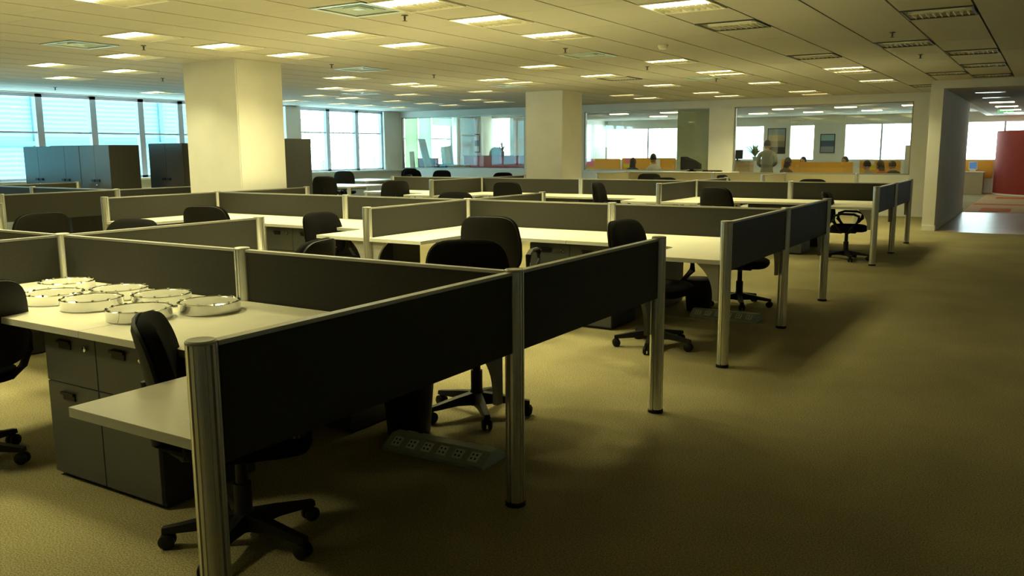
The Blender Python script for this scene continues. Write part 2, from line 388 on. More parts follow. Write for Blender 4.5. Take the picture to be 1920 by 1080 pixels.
LINE = ['lamp line nearest the aisle', 'second lamp line from the aisle', 'third lamp line from the aisle', 'fourth lamp line from the aisle', 'fifth lamp line from the aisle', 'sixth lamp line from the aisle', 'seventh lamp line from the aisle', 'lamp line nearest the windows']
by = {}
for x, y, lit, k in lights: by.setdefault(k, []).append(y)
for k in by:
    i = 0
    for y in sorted(by[k]):
        x = X0 - STRIP * 3 * k
        dv = Vector((x, y, ZC - CAMH)); zv = dv.dot(fw)
        seen = zv > 0.3 and dv.dot(u2) / zv * 1601 < 545 and abs(dv.dot(r2) / zv * 1601) < 980
        lab = 'lit ceiling light, %s in view of the %s' % (ORD[i], LINE[k]) if seen else 'lit ceiling light overhead, just outside the picture'
        i += 1 if seen else 0
        dim = (k, round(y / K, 2)) in DIM
        if dim: lab = lab.replace('lit ceiling light', 'dim beige ceiling light')
        place_light(x, y, 'dim' if dim else True, lab, 'lit ceiling lights' if seen else 'lit ceiling lights overhead')
        FIX.setdefault(-3 * k, []).append((y, 0.29))
for i, (x, y) in enumerate(sorted(offl, key=lambda q: q[1])):
    place_light(x, y, False, 'switched-off ceiling light, %s nearest of the dark ones' % ORD[i], 'unlit ceiling lights')
    FIX.setdefault(strip_of(x), []).append((y, 0.29))
def make_diffuser():
    t = thing('air_diffuser', 'x', 'air vent')
    def ring(a, b, z0, z1):
        m = MB(); n = 4
        o = [(-a, -a, z0), (a, -a, z0), (a, a, z0), (-a, a, z0)]; i = [(-b, -b, z1), (b, -b, z1), (b, b, z1), (-b, b, z1)]
        o2 = [(p[0], p[1], p[2] + 0.006) for p in o]; i2 = [(p[0], p[1], p[2] + 0.006) for p in i]
        m.rings([o, i, i2, o2, o], cap=False); return m
    ring(0.29, 0.25, -0.01, -0.008).build('frame', 'vent_daylight_tint', t)
    for a, b in ((0.235, 0.19), (0.165, 0.12), (0.095, 0.05)): ring(a, b, 0.0, 0.06).build('vane', 'vent_daylight_tint', t)
    MB().box(-0.045, 0.045, -0.045, 0.045, 0.0, 0.006).build('core', 'vent_daylight_tint', t)
    return t
dw = ['closest to the camera', 'farthest left', 'above the big column', 'far back', 'above the second desk row', 'above the third row', 'among the long lamp lines']
D0 = make_diffuser()
for i, (x, y) in enumerate(diffs):
    s = strip_of(x * K); xx = X0 + STRIP * s; yy = y * K
    if any(abs(yy - q[0]) < q[1] + 0.3 for q in FIX.get(s, [])):
        s -= 1; xx = X0 + STRIP * s
    lab = 'square white four-way air diffuser in the ceiling, ' + dw[i]
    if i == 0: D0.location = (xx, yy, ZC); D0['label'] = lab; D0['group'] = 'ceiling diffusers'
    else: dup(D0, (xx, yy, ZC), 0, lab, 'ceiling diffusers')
    FIX.setdefault(s, []).append((yy, 0.29))

# ceiling tiles, strip by strip, leaving the fixtures free
tiles = []
for s in range(-25, 12):
    xc = X0 + STRIP * s
    yend = YP if xc < -1.7 else 17.38
    cuts = sorted(FIX.get(s, []))
    y = -4.0; segs = []
    for fyc, h in cuts:
        if fyc - h > y: segs.append((y, fyc - h))
        y = max(y, fyc + h)
    if y < yend: segs.append((y, yend))
    for a, b in segs:
        n = max(1, math.ceil((b - a) / 1.19)); d = (b - a) / n
        for i in range(n): tiles.append((xc, a + (i + 0.5) * d, d))
unit = MB().cbox(0, 0, 0, 1, 1, 1).mesh('ceiling_tile', 'ceiling_tile')
def vis(tl):
    d = Vector((tl[0], tl[1], ZC - CAMH)); z = d.dot(fw)
    if z < 0.3: return 1e6 + d.length
    u, v = d.dot(r2) / z * 1601 + 960, 540 - d.dot(u2) / z * 1601
    return d.length if (-150 < u < 2100 and v > -120) else 1e6 + d.length
tiles.sort(key=vis)
for i, (x, y, d) in enumerate(tiles[:300]):
    obj('ceiling_tile', unit, ceiling, (x, y, ZC + 0.01), scale=(STRIP - 0.018, d - 0.004, 0.02))
st = MB()
for x, y, d in tiles[300:]: st.cbox(x, y, ZC + 0.01, STRIP - 0.018, d - 0.004, 0.02)
o = st.build('ceiling_tiles_rest', 'ceiling_tile', ceiling); o['kind'] = 'stuff'
# lower corridor ceiling and the far room's ceiling
struct(MB().box(-1.74, 4, 17.5, fy, 2.56, 2.60).build('ceiling_corridor', 'ceiling_tile'))
struct(MB().box(XW, -1.95, YP + 0.14, fy, ZC, ZC + 0.04).build('ceiling_far_room', 'ceiling_tile'))
# sprinklers and a smoke detector
sp = thing('sprinkler_head', 'x', 'sprinkler')
MB().lathe([(0.03, 0.0), (0.03, -0.006), (0.010, -0.010), (0.009, -0.035), (0.006, -0.05)], 12).build('body', 'fixture_dark', sp)
MB().lathe([(0.002, -0.048), (0.022, -0.050), (0.022, -0.053), (0.002, -0.055)], 12).build('deflector', 'fixture_dark', sp)
SPR = [(-4.99, 6.19), (-5.01, 9.22), (-5.1, 11.88), (-1.52, 9.95), (-1.55, 12.46), (-8.56, 8.99), (-8.79, 6.23), (-8.42, 11.14), (-12.32, 9.04), (-4.99, 14.59), (-15.58, 9.15)]
swd = ['beside the nearest diffuser', 'left of the diffuser above the second row', 'before the rows of paired lamps', 'above the aisle, by a switched-off lamp', 'farther along the aisle ceiling', 'right of the big column', 'above the left edge of the room, nearest', 'in the middle of the left ceiling', 'left of the big column', 'toward the glazed partition', 'next to the window wall']
for i, (x, y) in enumerate(SPR):
    lab = 'small dark ceiling sprinkler, ' + swd[i]
    if i == 0: sp.location = (x, y, ZC); sp['label'] = lab; sp['group'] = 'sprinklers'
    else: dup(sp, (x, y, ZC), 0, lab, 'sprinklers')
tag(MB().lathe([(0.06, 0), (0.06, -0.02), (0.045, -0.045), (0.01, -0.05)], 20, -3.93, 9.6).build('smoke_detector', 'fixture_white', loc=(0, 0, ZC), smooth=True), 'round pale smoke detector on the ceiling among the lamps', 'detector')
# corridor ceiling panels, the farther ones with added glow, and lamps behind the glass
n = 0
for i, y in enumerate((19.0, 21.0, 23.4, 25.8, 28.2, 30.6)):
    m = MB().box(-1.35, -0.85, y - 0.14, y + 0.14, 2.545, 2.56).build('corridor_light', 'lamp_off' if i < 2 else 'corridor_panel_glow')
    tag(m, 'flat pale ceiling panel in the corridor, %s from the opening' % ORD[i], 'ceiling light', 'corridor ceiling panels')
far_lamp = MB().box(-0.28, 0.28, -0.14, 0.14, -0.02, 0.0).mesh('far_ceiling_light', 'lamp_far')
for i, x in enumerate((-3.4, -5.2, -7.0, -8.8, -10.6, -12.4)):
    for j, y in enumerate((22.4, 24.2, 26.6, 29.4)):
        tag(obj('far_ceiling_light', far_lamp, None, (x + 0.25 * (j % 2), y, ZC)), 'lamp behind the glass partition, %s line from the corridor, %s from the glass' % (ORD[i], ORD[j]), 'ceiling light', 'lamps behind the glass')

# ------------------------------------------------------------------ desk rows: posts, screens, desks, pedestals
PH = 1.018; RET = 1.54; DEP = 0.90; RW = 0.58; DZ = 0.75
def make_post(beige=False):
    t = thing('screen_post', 'x', 'post')
    out = []
    for k in range(4):
        for dg, r in ((-45, .030), (-39.5, .030), (-39, .0400), (-24, .0402), (-23.5, .0365), (-19.5, .0365), (-19, .0402), (-8, .0405), (0, .0406), (8, .0405), (19, .0402), (19.5, .0365), (23.5, .0365), (24, .0402), (39, .0400), (39.5, .030)):
            q = math.radians(dg + 45 + 90 * k); out.append((r * math.cos(q), r * math.sin(q)))
    MB().prism(out, 0.022, PH - 0.006).build('body', 'aluminium', t)
    MB().lathe([(0.030, PH - 0.008), (0.041, PH - 0.006), (0.041, PH), (0.036, PH + 0.004), (0.026, PH + 0.002)], 28).build('cap', 'aluminium_trim', t, smooth=True)
    MB().lathe([(0.036, 0.0), (0.044, 0.002), (0.044, 0.018), (0.036, 0.024)], 28).build('foot', 'black_plastic', t)
    return t
POST = make_post(); post_used = False
def post(x, y, label):
    global post_used
    if not post_used: post_used = True; POST.location = (x, y, 0); POST['label'] = label; POST['group'] = 'screen posts'; return POST
    return dup(POST, (x, y, 0), 0, label, 'screen posts')
def screen(xa, ya, xb, yb, label, m='screen_grey', z0=0.675):
    L = math.hypot(xb - xa, yb - ya) - 0.084; ang = math.atan2(yb - ya, xb - xa)
    t = thing('desk_screen', label, 'screen', ((xa + xb) / 2, (ya + yb) / 2, 0), ang, 'desk screens')
    MB().box(-L / 2, L / 2, -0.016, 0.016, z0, 1.0).build('panel', m, t, bevel=0.003)
    MB().box(-L / 2, L / 2, -0.017, 0.017, 1.0, 1.013).build('top_trim', 'aluminium_trim', t)
    for e in (-1, 1): MB().cbox(e * (L / 2 + 0.003), 0, (z0 + 1.012) / 2, 0.006, 0.028, 1.012 - z0).build('edge_strip', 'aluminium_trim', t)
    return t
def gusset(t, x, y, dx, dy):
    """curved plate under the desk: tall at (x,y), running out along (dx,dy)"""
    pts = [(0.03, 0.46), (0.07, 0.46)] + [(0.07 + 0.08 * (i / 8) ** 2.2, 0.46 + 0.22 * (i / 8) ** 0.8) for i in range(1, 9)] + [(0.19, 0.718), (0.03, 0.718)]
    m = MB().prism_axis(pts, -0.012, 0.012, 'y')
    m.build('support_bracket', 'bracket_grey', t, loc=(x, y, 0), rot=(0, 0, math.atan2(dy, dx)))
def ldesk(xm, xe, ysp, s, label, endg=True):
    """L-shaped desk: along the screen from the middle post xm to the end xe, then along the return; s=-1 near side, +1 far side"""
    e = 1 if xe > xm else -1
    t = thing('corner_desk', label, 'desk', ((xm + xe) / 2, ysp + s * 0.5, 0), 0, 'L-shaped desks')
    ox, oy = t.location.x, t.location.y
    xb = xe - e * 0.024; y0 = ysp + s * 0.024; y1 = ysp + s * DEP; y2 = ysp + s * (RET + 0.02); xr = xe - e * (0.024 + RW); xs = xm + e * 0.002
    r = 0.10
    pts = [(xs, y0), (xb, y0), (xb, y2), (xr, y2), (xr, y1 + s * r)]
    pts += [(xr - e * r * (1 - math.cos(a)), y1 + s * r * (1 - math.sin(a))) for a in [math.pi / 2 * k / 5 for k in range(1, 5)]]
    pts += [(xr - e * r, y1), (xs, y1)]
    pts = [(a - ox, b - oy) for a, b in pts]
    area = sum(pts[i][0] * pts[(i + 1) % len(pts)][1] - pts[(i + 1) % len(pts)][0] * pts[i][1] for i in range(len(pts)))
    if area < 0: pts.reverse()
    MB().prism(pts, DZ - 0.0025, DZ).build('worktop_surface', 'desk_white', t)
    MB().prism(pts, DZ - 0.03, DZ - 0.0025).build('worktop_core', 'desk_edge', t)
    if s < 0:
        if endg: gusset(t, xe - e * 0.02 - ox, ysp + s * RET - oy - s * 0.02, -e, 0)
        gusset(t, xe - e * 0.04 - ox, ysp + s * 0.02 - oy, 0, s)
    else: gusset(t, xe - e * 0.04 - ox, ysp + s * RET - oy, 0, -s)
    gusset(t, xm + e * 0.02 - ox, ysp + s * 0.02 - oy, 0, s)
    return t
def make_pedestal():
    t = thing('drawer_pedestal', 'x', 'pedestal')
    W_, D_, H_ = 0.396, 0.50, 0.715
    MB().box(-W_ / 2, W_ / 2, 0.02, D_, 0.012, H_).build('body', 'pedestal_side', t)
    MB().box(-W_ / 2 + 0.02, W_ / 2 - 0.02, 0.03, D_ - 0.03, 0.0, 0.014).build('plinth', 'black_plastic', t)
    for z0, z1 in ((0.025, 0.464), (0.468, 0.705)):
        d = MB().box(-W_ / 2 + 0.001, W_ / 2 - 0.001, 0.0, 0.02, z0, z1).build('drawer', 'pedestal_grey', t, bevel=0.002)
        hz = z1 - 0.055
        MB().box(-0.045, 0.045, -0.006, 0.0, hz - 0.018, hz + 0.018).box(-0.05, 0.05, -0.016, -0.004, hz + 0.008, hz + 0.02).build('handle', 'black_plastic', d, loc=(-0.03, 0, 0))
        if z1 > 0.6:
            lk = MB().lathe([(0.004, 0.014), (0.013, 0.012), (0.014, 0.0)], 14).build('lock', 'chrome', d, loc=(0.13, 0, hz), rot=(math.pi / 2, 0, 0), smooth=True)
    return t
PED = make_pedestal(); ped_used = False
def pedestal(x, y, rot, label):
    global ped_used
    if not ped_used: ped_used = True; PED.location = (x, y, 0); PED.rotation_euler = (0, 0, rot); PED['label'] = label; PED['group'] = 'drawer pedestals'; return
    dup(PED, (x, y, 0), rot, label, 'drawer pedestals')
def bay(xl, xm, xr, ysp, s, rowname, where):
    side = 'near side' if s < 0 else 'far side'
    ldesk(xm, xr, ysp, s, 'white L-shaped desk, right half of the %s bay, %s, %s' % (where, side, rowname), not (rowname == 'nearest desk row' and s < 0))
    ldesk(xm, xl, ysp, s, 'white L-shaped desk, left half of the %s bay, %s, %s' % (where, side, rowname))
    for e, nm in ((1, 'right'), (-1, 'left')):
        pedestal(xm + e * 0.199, ysp + s * 0.83, 0 if s < 0 else math.pi, 'dark drawer pedestal, %s of the pair, %s bay, %s, %s' % (nm, where, side, rowname))
def row(ysp, xs, junc, rowname, sides, m='screen_grey', posn=None):
    for i, x in enumerate(xs): post(x, ysp, 'fluted silver post on the %s spine, %s from the right' % (rowname, ORD[i]))
    for i in range(len(xs) - 1):
        screen(xs[i + 1], ysp, xs[i], ysp, '%s spine screen of the %s, %s panel from the right' % ('dark grey' if m == 'screen_grey' else 'beige', rowname, ORD[i]), m)
    for n, (i, ss) in enumerate(junc):
        for s in ss:
            sd = 'near-side' if s < 0 else 'far-side'
            post(xs[i], ysp + s * RET, 'fluted silver post ending the %s %s cross screen, %s' % (sd, ORD[n], rowname))
            a, b = (ysp, ysp + s * RET) if s > 0 else (ysp + s * RET, ysp)
            screen(xs[i], a, xs[i], b, '%s %s return screen, %s from the right in the %s' % ('dark grey' if m == 'screen_grey' else 'beige', sd, ORD[n], rowname), m)
R1 = [-1.836, -3.476, -5.081, -6.80, -8.80]; Y1 = 2.947
R2 = [-1.841, -3.43, -5.069, -6.75, -8.926]; Y2 = 7.235
R3 = [-1.874, -3.34, -4.844, -6.925, -9.015, -11.15]; Y3 = 13.335
R4 = [-3.23, -4.65, -6.15, -8.14]; Y4 = 18.0
RL = [-10.80, -12.88, -14.25, -16.0]; YL = 7.08
row(Y1, R1, [(0, (-1, 1)), (2, (-1, 1)), (4, (1,))], 'nearest desk row', None)
bay(R1[2], R1[1], R1[0], Y1, -1, 'nearest desk row', 'right-hand')
bay(R1[2], R1[1], R1[0], Y1, 1, 'nearest desk row', 'right-hand')
bay(R1[4], R1[3], R1[2], Y1, 1, 'nearest desk row', 'left-hand')
row(Y2, R2, [(0, (-1, 1)), (2, (-1, 1)), (4, (-1, 1))], 'second desk row', None)
for s in (-1, 1):
    bay(R2[2], R2[1], R2[0], Y2, s, 'second desk row', 'right-hand')
    bay(R2[4], R2[3], R2[2], Y2, s, 'second desk row', 'left-hand')
row(Y3, R3, [(0, (-1, 1)), (2, (-1, 1)), (4, (-1, 1))], 'third desk row', None)
for s in (-1, 1):
    bay(R3[2], R3[1], R3[0], Y3, s, 'third desk row', 'right-hand')
    bay(R3[4], R3[3], R3[2], Y3, s, 'third desk row', 'middle')
    ldesk(-11.15, R3[4], Y3, s, 'white L-shaped desk at the open left end of the third desk row, %s' % ('near side' if s < 0 else 'far side'))
row(Y4, R4, [(1, (-1,)), (3, (-1,))], 'far beige desk row', None, 'screen_beige')
row(YL, RL, [(0, (-1, 1)), (2, (1,))], 'window-side desk row', None)
bay(RL[2], RL[1], RL[0], YL, 1, 'window-side desk row', 'right-hand')

# ------------------------------------------------------------------ chairs
def make_chair(arms):
    t = thing('office_chair', 'x', 'chair')
    MB().lathe([(0.02, 0.055), (0.045, 0.06), (0.042, 0.13), (0.034, 0.15), (0.034, 0.26), (0.024, 0.262), (0.022, 0.40)], 16).build('gas_lift', 'black_plastic', t, smooth=True)
    for i in range(5):
        a = 2 * math.pi * i / 5 + 0.3
        lg = MB(); rs = []
        for d, wd, zt, zb in ((0.03, 0.030, 0.135, 0.065), (0.14, 0.026, 0.118, 0.075), (0.25, 0.022, 0.097, 0.068), (0.305, 0.019, 0.088, 0.066)):
            rs.append([(d, -wd, zb), (d, wd, zb), (d, wd * 0.75, zt), (d, -wd * 0.75, zt)])
        lg.rings(rs)
        l = lg.build('leg', 'black_plastic', t, rot=(0, 0, a))
        c = MB()
        for sy in (-1, 1):
            c.rings([[(0.29 + r * math.cos(q), sy * yy, 0.031 + r * math.sin(q)) for q in [2 * math.pi * k / 16 for k in range(16)]] for r, yy in ((0.020, 0.007), (0.031, 0.009), (0.031, 0.022), (0.022, 0.029))])
        c.box(0.282, 0.300, -0.008, 0.008, 0.03, 0.075)
        c.build('caster', 'black_plastic', l, smooth=True)
    MB().cbox(0, 0.0, 0.405, 0.20, 0.26, 0.035).build('mechanism', 'black_plastic', t, bevel=0.008)
    o = superellipse(0.51, 0.47, 32, 3.6)
    def lay(sc, z, dip=0): return [(x * sc, y * sc + 0.03, z - 0.05 * max(0, y - 0.12) ** 1.0 * 1.6) for x, y in o]
    MB().rings([lay(0.82, 0.42), lay(0.96, 0.43), lay(1.0, 0.455), lay(0.985, 0.482), lay(0.88, 0.500), lay(0.5, 0.500)]).build('seat', 'black_fabric', t, smooth=True)
    b = superellipse(0.525, 0.46, 40, 4.4)
    def bl(sc, yy):
        out = []
        for x, z in b:
            zz = z * sc; taper = 1.0 - 0.10 * (zz / 0.23 if zz > 0 else 0)
            xx = x * sc * taper
            y = yy - 0.235 - 0.16 * (zz + 0.23) + 0.55 * xx * xx - 0.25 * zz * zz
            out.append((xx, y, 0.745 + zz))
        return out
    MB().rings([bl(0.93, -0.012), bl(0.985, 0.004), bl(1.0, 0.022), bl(0.97, 0.043), bl(0.86, 0.055), bl(0.45, 0.056)]).build('backrest', 'black_fabric', t, smooth=True)
    MB().rings([bl(0.55, -0.040), bl(0.84, -0.036), bl(0.965, -0.024), bl(0.975, -0.012)]).build('back_shell', 'chair_shell', t, smooth=True)
    MB().tube([(0, -0.06, 0.40), (0, -0.20, 0.405), (0, -0.272, 0.47), (0, -0.285, 0.60), (0, -0.30, 0.72)], [0.03, 0.03, 0.028, 0.026, 0.022], 10, 1.5).build('back_bar', 'black_plastic', t, smooth=True)
    if arms:
        for sx in (-1, 1):
            ctrl = [(0.20, 0.04, 0.405), (0.265, 0.05, 0.42), (0.292, 0.10, 0.50), (0.295, 0.17, 0.58), (0.295, 0.165, 0.645), (0.295, 0.10, 0.672), (0.295, -0.06, 0.675), (0.295, -0.14, 0.645), (0.293, -0.15, 0.57), (0.285, -0.08, 0.47), (0.24, -0.04, 0.41)]
            MB().tube([(x * sx, y, z) for x, y, z in ctrl], 0.017, 8, 1.5).build('armrest', 'chair_shell', t, smooth=True)
    return t
CH = {True: make_chair(True), False: make_chair(False)}; ch_used = {True: False, False: False}
def chair(x, y, fx, fy_, ztop, arms, label, spin=0.0):
    rz = math.atan2(-fx, fy_); sc = (1, 1, ztop / 0.975)
    if not ch_used[arms]:
        ch_used[arms] = True; o = CH[arms]; o.location = (x, y, 0); o.rotation_euler = (0, 0, rz); o['label'] = label; o['group'] = 'office chairs'; o.scale = sc
    else: o = dup(CH[arms], (x, y, 0), rz, label, 'office chairs', sc)
    for c in o.children:
        if c.name.startswith('leg'): c.rotation_euler.z += spin
    return o
P_ = 'black swivel chair '
chair(-2.55, 2.10, .62, .78, .92, False, P_ + 'seen edge-on behind the nearest post, closest to the camera', 0.45)
chair(-4.41, 1.96, -1.0, .05, .93, True, P_ + 'cut off by the left edge, beside the grey drawers')
chair(-2.70, 3.92, .72, -.70, .985, True, P_ + 'behind the nearest screen, back turned to the second row')
chair(-3.90, 6.03, -.25, .97, .985, True, P_ + 'with a round armrest loop, at the second row near side')
chair(-2.50, 6.05, 1, -.08, .97, True, P_ + 'in the second row near side, beside the third aisle post')
chair(-2.48, 8.12, 1, .1, .90, True, P_ + 'behind the second row, its seat showing below the aisle screen')
chair(-5.83, 6.18, 1, .05, .915, True, P_ + 'turned sideways behind a white return desk, second row left bay')
chair(-4.42, 4.08, -.95, -.3, .925, False, P_ + 'with only its rounded top peeking over the nearest spine screen')
chair(-7.33, 5.95, -.35, .94, .975, True, P_ + 'square back facing us, left bay of the second row')
chair(-6.22, 3.98, .25, -.97, .975, True, P_ + 'with wide back just above the nearest row left return screen')
chair(-8.15, 4.42, -1, .1, .97, True, P_ + 'at far left behind the nearest row, tilted edge to us')
chair(-3.86, 11.86, .25, .97, .99, True, P_ + 'in the right bay of the third row, broad back toward us')
chair(-2.30, 12.28, 1, .1, .93, True, P_ + 'at the aisle end of the third row, seen in profile')
chair(-5.74, 12.18, 1, .15, 1.01, True, P_ + 'turned sideways at the middle bay of the third row')
chair(-7.66, 12.28, -.15, .98, 1.0, True, P_ + 'square back in the middle bay of the third row, left part')
chair(-6.20, 8.40, .2, -.98, 1.0, True, P_ + 'behind the second row left bay, only a low dark top')
chair(-10.12, 12.10, -.75, .65, 1.0, False, P_ + 'with slanting back at the open left end of the third row')
chair(-13.10, 13.45, -.6, .8, 1.0, True, P_ + 'large dark back in front of the bright table by the windows')
chair(-15.2, 16.30, -.6, .8, 1.03, False, P_ + 'small one just behind the large back by the windows')
chair(-15.75, 19.45, .3, -.95, 1.015, False, P_ + 'behind the far table below the right window')
chair(-14.55, 18.3, .8, -.6, 1.01, True, P_ + 'right of the far table against the white wall')
chair(-12.45, 15.0, -.9, -.4, 1.0, False, P_ + 'seen edge-on at the right end of the bright table')
chair(-13.7, 18.3, .4, -.9, 1.0, False, P_ + 'alone before the left glazing, its top above the third row')
chair(-10.9, 16.9, .3, -.95, 1.0, False, P_ + 'just left of the rear column, barely above the third row screen')
chair(-7.2, 17.05, -.3, .95, 1.02, True, P_ + 'at the far beige row, its back to us')
chair(-5.9, 14.72, .5, -.85, 1.0, True, P_ + 'behind the third row middle bay, only its top line showing')
chair(-5.3, 16.85, 1, -.1, 1.0, True, P_ + 'edge-on between the third row and the far beige row')
chair(-3.35, 14.75, .2, -.98, 1.0, True, P_ + 'on the far side of the third row near the aisle end')

# ------------------------------------------------------------------ things on and under the nearest desks
def make_drum():
    t = thing('chrome_drum', 'x', 'drum'); r = 0.143
    MB().lathe([(r - 0.004, 0.0), (r, 0.002), (r, 0.046), (r + 0.003, 0.050), (r - 0.006, 0.053), (r - 0.010, 0.048)], 48).build('rim', 'chrome', t, smooth=True)
    MB().lathe([(0.002, 0.046), (r - 0.011, 0.046), (r - 0.011, 0.049), (0.002, 0.049)], 48).build('face', 'face_white', t)
    m = MB()
    for i in range(12):
        a = 2 * math.pi * i / 12; m.cbox((r - 0.006) * math.cos(a), (r - 0.006) * math.sin(a), 0.054, 0.010, 0.010, 0.005)
    m.build('rim_clips', 'chrome', t)['kind'] = 'stuff'
    return t
DR = make_drum()
dl = ['back row, far left', 'front row, far left', 'back row, second from the left', 'front row, second from the left', 'back row, third from the left', 'nearest, behind the chair back', 'far right by the middle post']
for i, (x, y) in enumerate([(-4.60, 2.67), (-4.28, 2.41), (-4.12, 2.67), (-3.95, 2.41), (-3.765, 2.67), (-3.50, 2.36), (-3.37, 2.645)]):
    lab = 'flat round chrome-rimmed drum on the nearest desk, ' + dl[i]
    if i == 0: o = DR; o.location = (x, y, DZ); o['label'] = lab; o['group'] = 'chrome drums on the desk'
    else: o = dup(DR, (x, y, DZ), i * 0.7, lab, 'chrome drums on the desk')
def make_floorbox():
    t = thing('floor_outlet_box', 'x', 'outlet box'); L = 0.30
    prof = [(-0.115, 0.0), (0.115, 0.0), (0.115, 0.018), (0.03, 0.068), (-0.03, 0.068), (-0.115, 0.018)]
    MB().prism_axis(prof, -L, L, 'x').build('housing', 'socket_grey', t)
    ang = math.atan2(0.05, 0.085)
    for sd in (-1, 1):
        for i in range(6):
            cx = (i - 2.5) * 0.093
            p = MB().cbox(0, 0, 0.003, 0.052, 0.058, 0.006).build('socket', 'socket_plate', t, loc=(cx, sd * 0.0735, 0.0425), rot=(-sd * ang, 0, 0))
            h = MB()
            for hx, hy in ((-0.011, 0.012), (0.011, 0.012), (-0.011, -0.012), (0.011, -0.012)): h.cbox(hx, hy, 0.0065, 0.008, 0.010, 0.002)
            h.build('socket_holes', 'dark_hole', p)
    return t
fb = make_floorbox(); fb.location = (-2.48, 3.30, 0); fb.rotation_euler = (0, 0, 0.03)
tag(fb, 'grey floor outlet box with six sockets under the nearest return screen', 'outlet box', 'floor outlet boxes')
dup(fb, (-2.38, 7.42, 0), 0.0, 'floor outlet box in the shadow under the second row', 'floor outlet boxes')
bn = thing('waste_bin', 'black waste bin on the floor behind the grey outlet box', 'bin', (-2.83, 3.46, 0))
MB().lathe([(0.11, 0.0), (0.115, 0.01), (0.14, 0.30), (0.132, 0.30), (0.108, 0.02)], 28).build('bucket', 'black_plastic', bn, smooth=True)
MB().lathe([(0.141, 0.29), (0.147, 0.293), (0.147, 0.305), (0.141, 0.308)], 28).build('rim', 'chair_shell', bn, smooth=True)
bn2 = thing('waste_bin', 'black waste bin in the shadow under the second row', 'bin', (-2.72, 7.66, 0))
MB().lathe([(0.11, 0.0), (0.115, 0.01), (0.14, 0.30), (0.132, 0.30), (0.108, 0.02)], 28).build('bucket', 'black_plastic', bn2, smooth=True)
MB().lathe([(0.141, 0.29), (0.147, 0.293), (0.147, 0.305), (0.141, 0.308)], 28).build('rim', 'chair_shell', bn2, smooth=True)
cc = MB()
pth = [(-2.02, 1.75 + 0.02 * i, 0.70 - 0.0016 * (i - 6) ** 2 * 0 - 0.10 * math.sin(math.pi * i / 14)) for i in range(15)]
for i, p in enumerate(pth): cc.cbox(p[0], p[1], p[2], 0.05, 0.012, 0.03)
cc.tube(pth, 0.008, 6)
tag(cc.build('cable_chain', 'black_plastic'), 'black ribbed cable chain hanging under the nearest return desk', 'cable')
gp = MB().cbox(-3.95, 12.62, 0.64, 0.14, 0.02, 0.14).build('cable_plate', 'desk_white', bevel=0.01)
tag(gp, 'small white cable plate with a black hole hanging under a third row desk', 'plate')
MB().cbox(-3.94, 12.607, 0.67, 0.022, 0.006, 0.022).build('hole', 'dark_hole', gp)

# ------------------------------------------------------------------ cabinets and tables near the windows
def cabinet(x0, x1, y0, dep, h, label):
    t = thing('storage_cabinet', label, 'cabinet', ((x0 + x1) / 2, y0, 0), 0, 'grey storage cabinets'); w_ = x1 - x0
    MB().box(-w_ / 2, w_ / 2, 0.02, dep, 0.0, h).build('body', 'cabinet_side', t, bevel=0.004)
    for e in (-1, 1):
        d = MB().box(min(0.002 * e, e * (w_ / 2 - 0.003)), max(0.002 * e, e * (w_ / 2 - 0.003)), 0.0, 0.02, 0.06, h - 0.005).build('door', 'cabinet_grey', t, bevel=0.002)
        MB().box(e * 0.07 - 0.045, e * 0.07 + 0.045, -0.02, 0.0, 1.02, 1.06).build('handle', 'black_plastic', d)
    MB().lathe([(0.005, 0.012), (0.014, 0.01), (0.014, 0.0)], 10).build('lock', 'chrome', t, loc=(0.02, 0.0, 0.96), rot=(math.pi / 2, 0, 0))
    return t
cabinet(-16.2, -15.27, 8.80, .55, 1.63, 'grey two-door cabinet farthest left before the windows')
cabinet(-15.25, -14.35, 8.75, .57, 1.64, 'grey two-door cabinet in the middle of the three joined ones')
cabinet(-14.34, -13.48, 8.75, .57, 1.64, 'grey two-door cabinet with a dark side, right end of the three joined ones')
cabinet(-13.90, -12.95, 9.80, .55, 1.67, 'grey two-door cabinet standing alone just left of the big column')
cabinet(-13.4, -12.5, 11.70, .76, 1.76, 'tall dark cabinet side showing just right of the big column')
def table(x0, x1, y0, y1, label):
    t = thing('white_table', label, 'table', ((x0 + x1) / 2, (y0 + y1) / 2, 0), 0, 'white tables by the windows'); a, b = (x1 - x0) / 2, (y1 - y0) / 2
    MB().box(-a, a, -b, b, 0.72, 0.75).build('tabletop', 'desk_white', t, bevel=0.004)
    lg = MB().cbox(0, 0, 0.36, 0.06, 0.06, 0.72).mesh('leg', 'fixture_white')
    for sx in (-1, 1):
        for sy in (-1, 1): obj('leg', lg, t, (sx * (a - 0.08), sy * (b - 0.08), 0))
    MB().box(-a + 0.1, a - 0.1, -0.02, 0.02, 0.66, 0.72).build('rail', 'aluminium_trim', t)
table(-15.2, -12.95, 14.0, 15.3, 'long white table glaring with daylight, nearer of the two by the windows')
table(-16.6, -15.1, 17.0, 18.6, 'white table in the far corner below the windows')

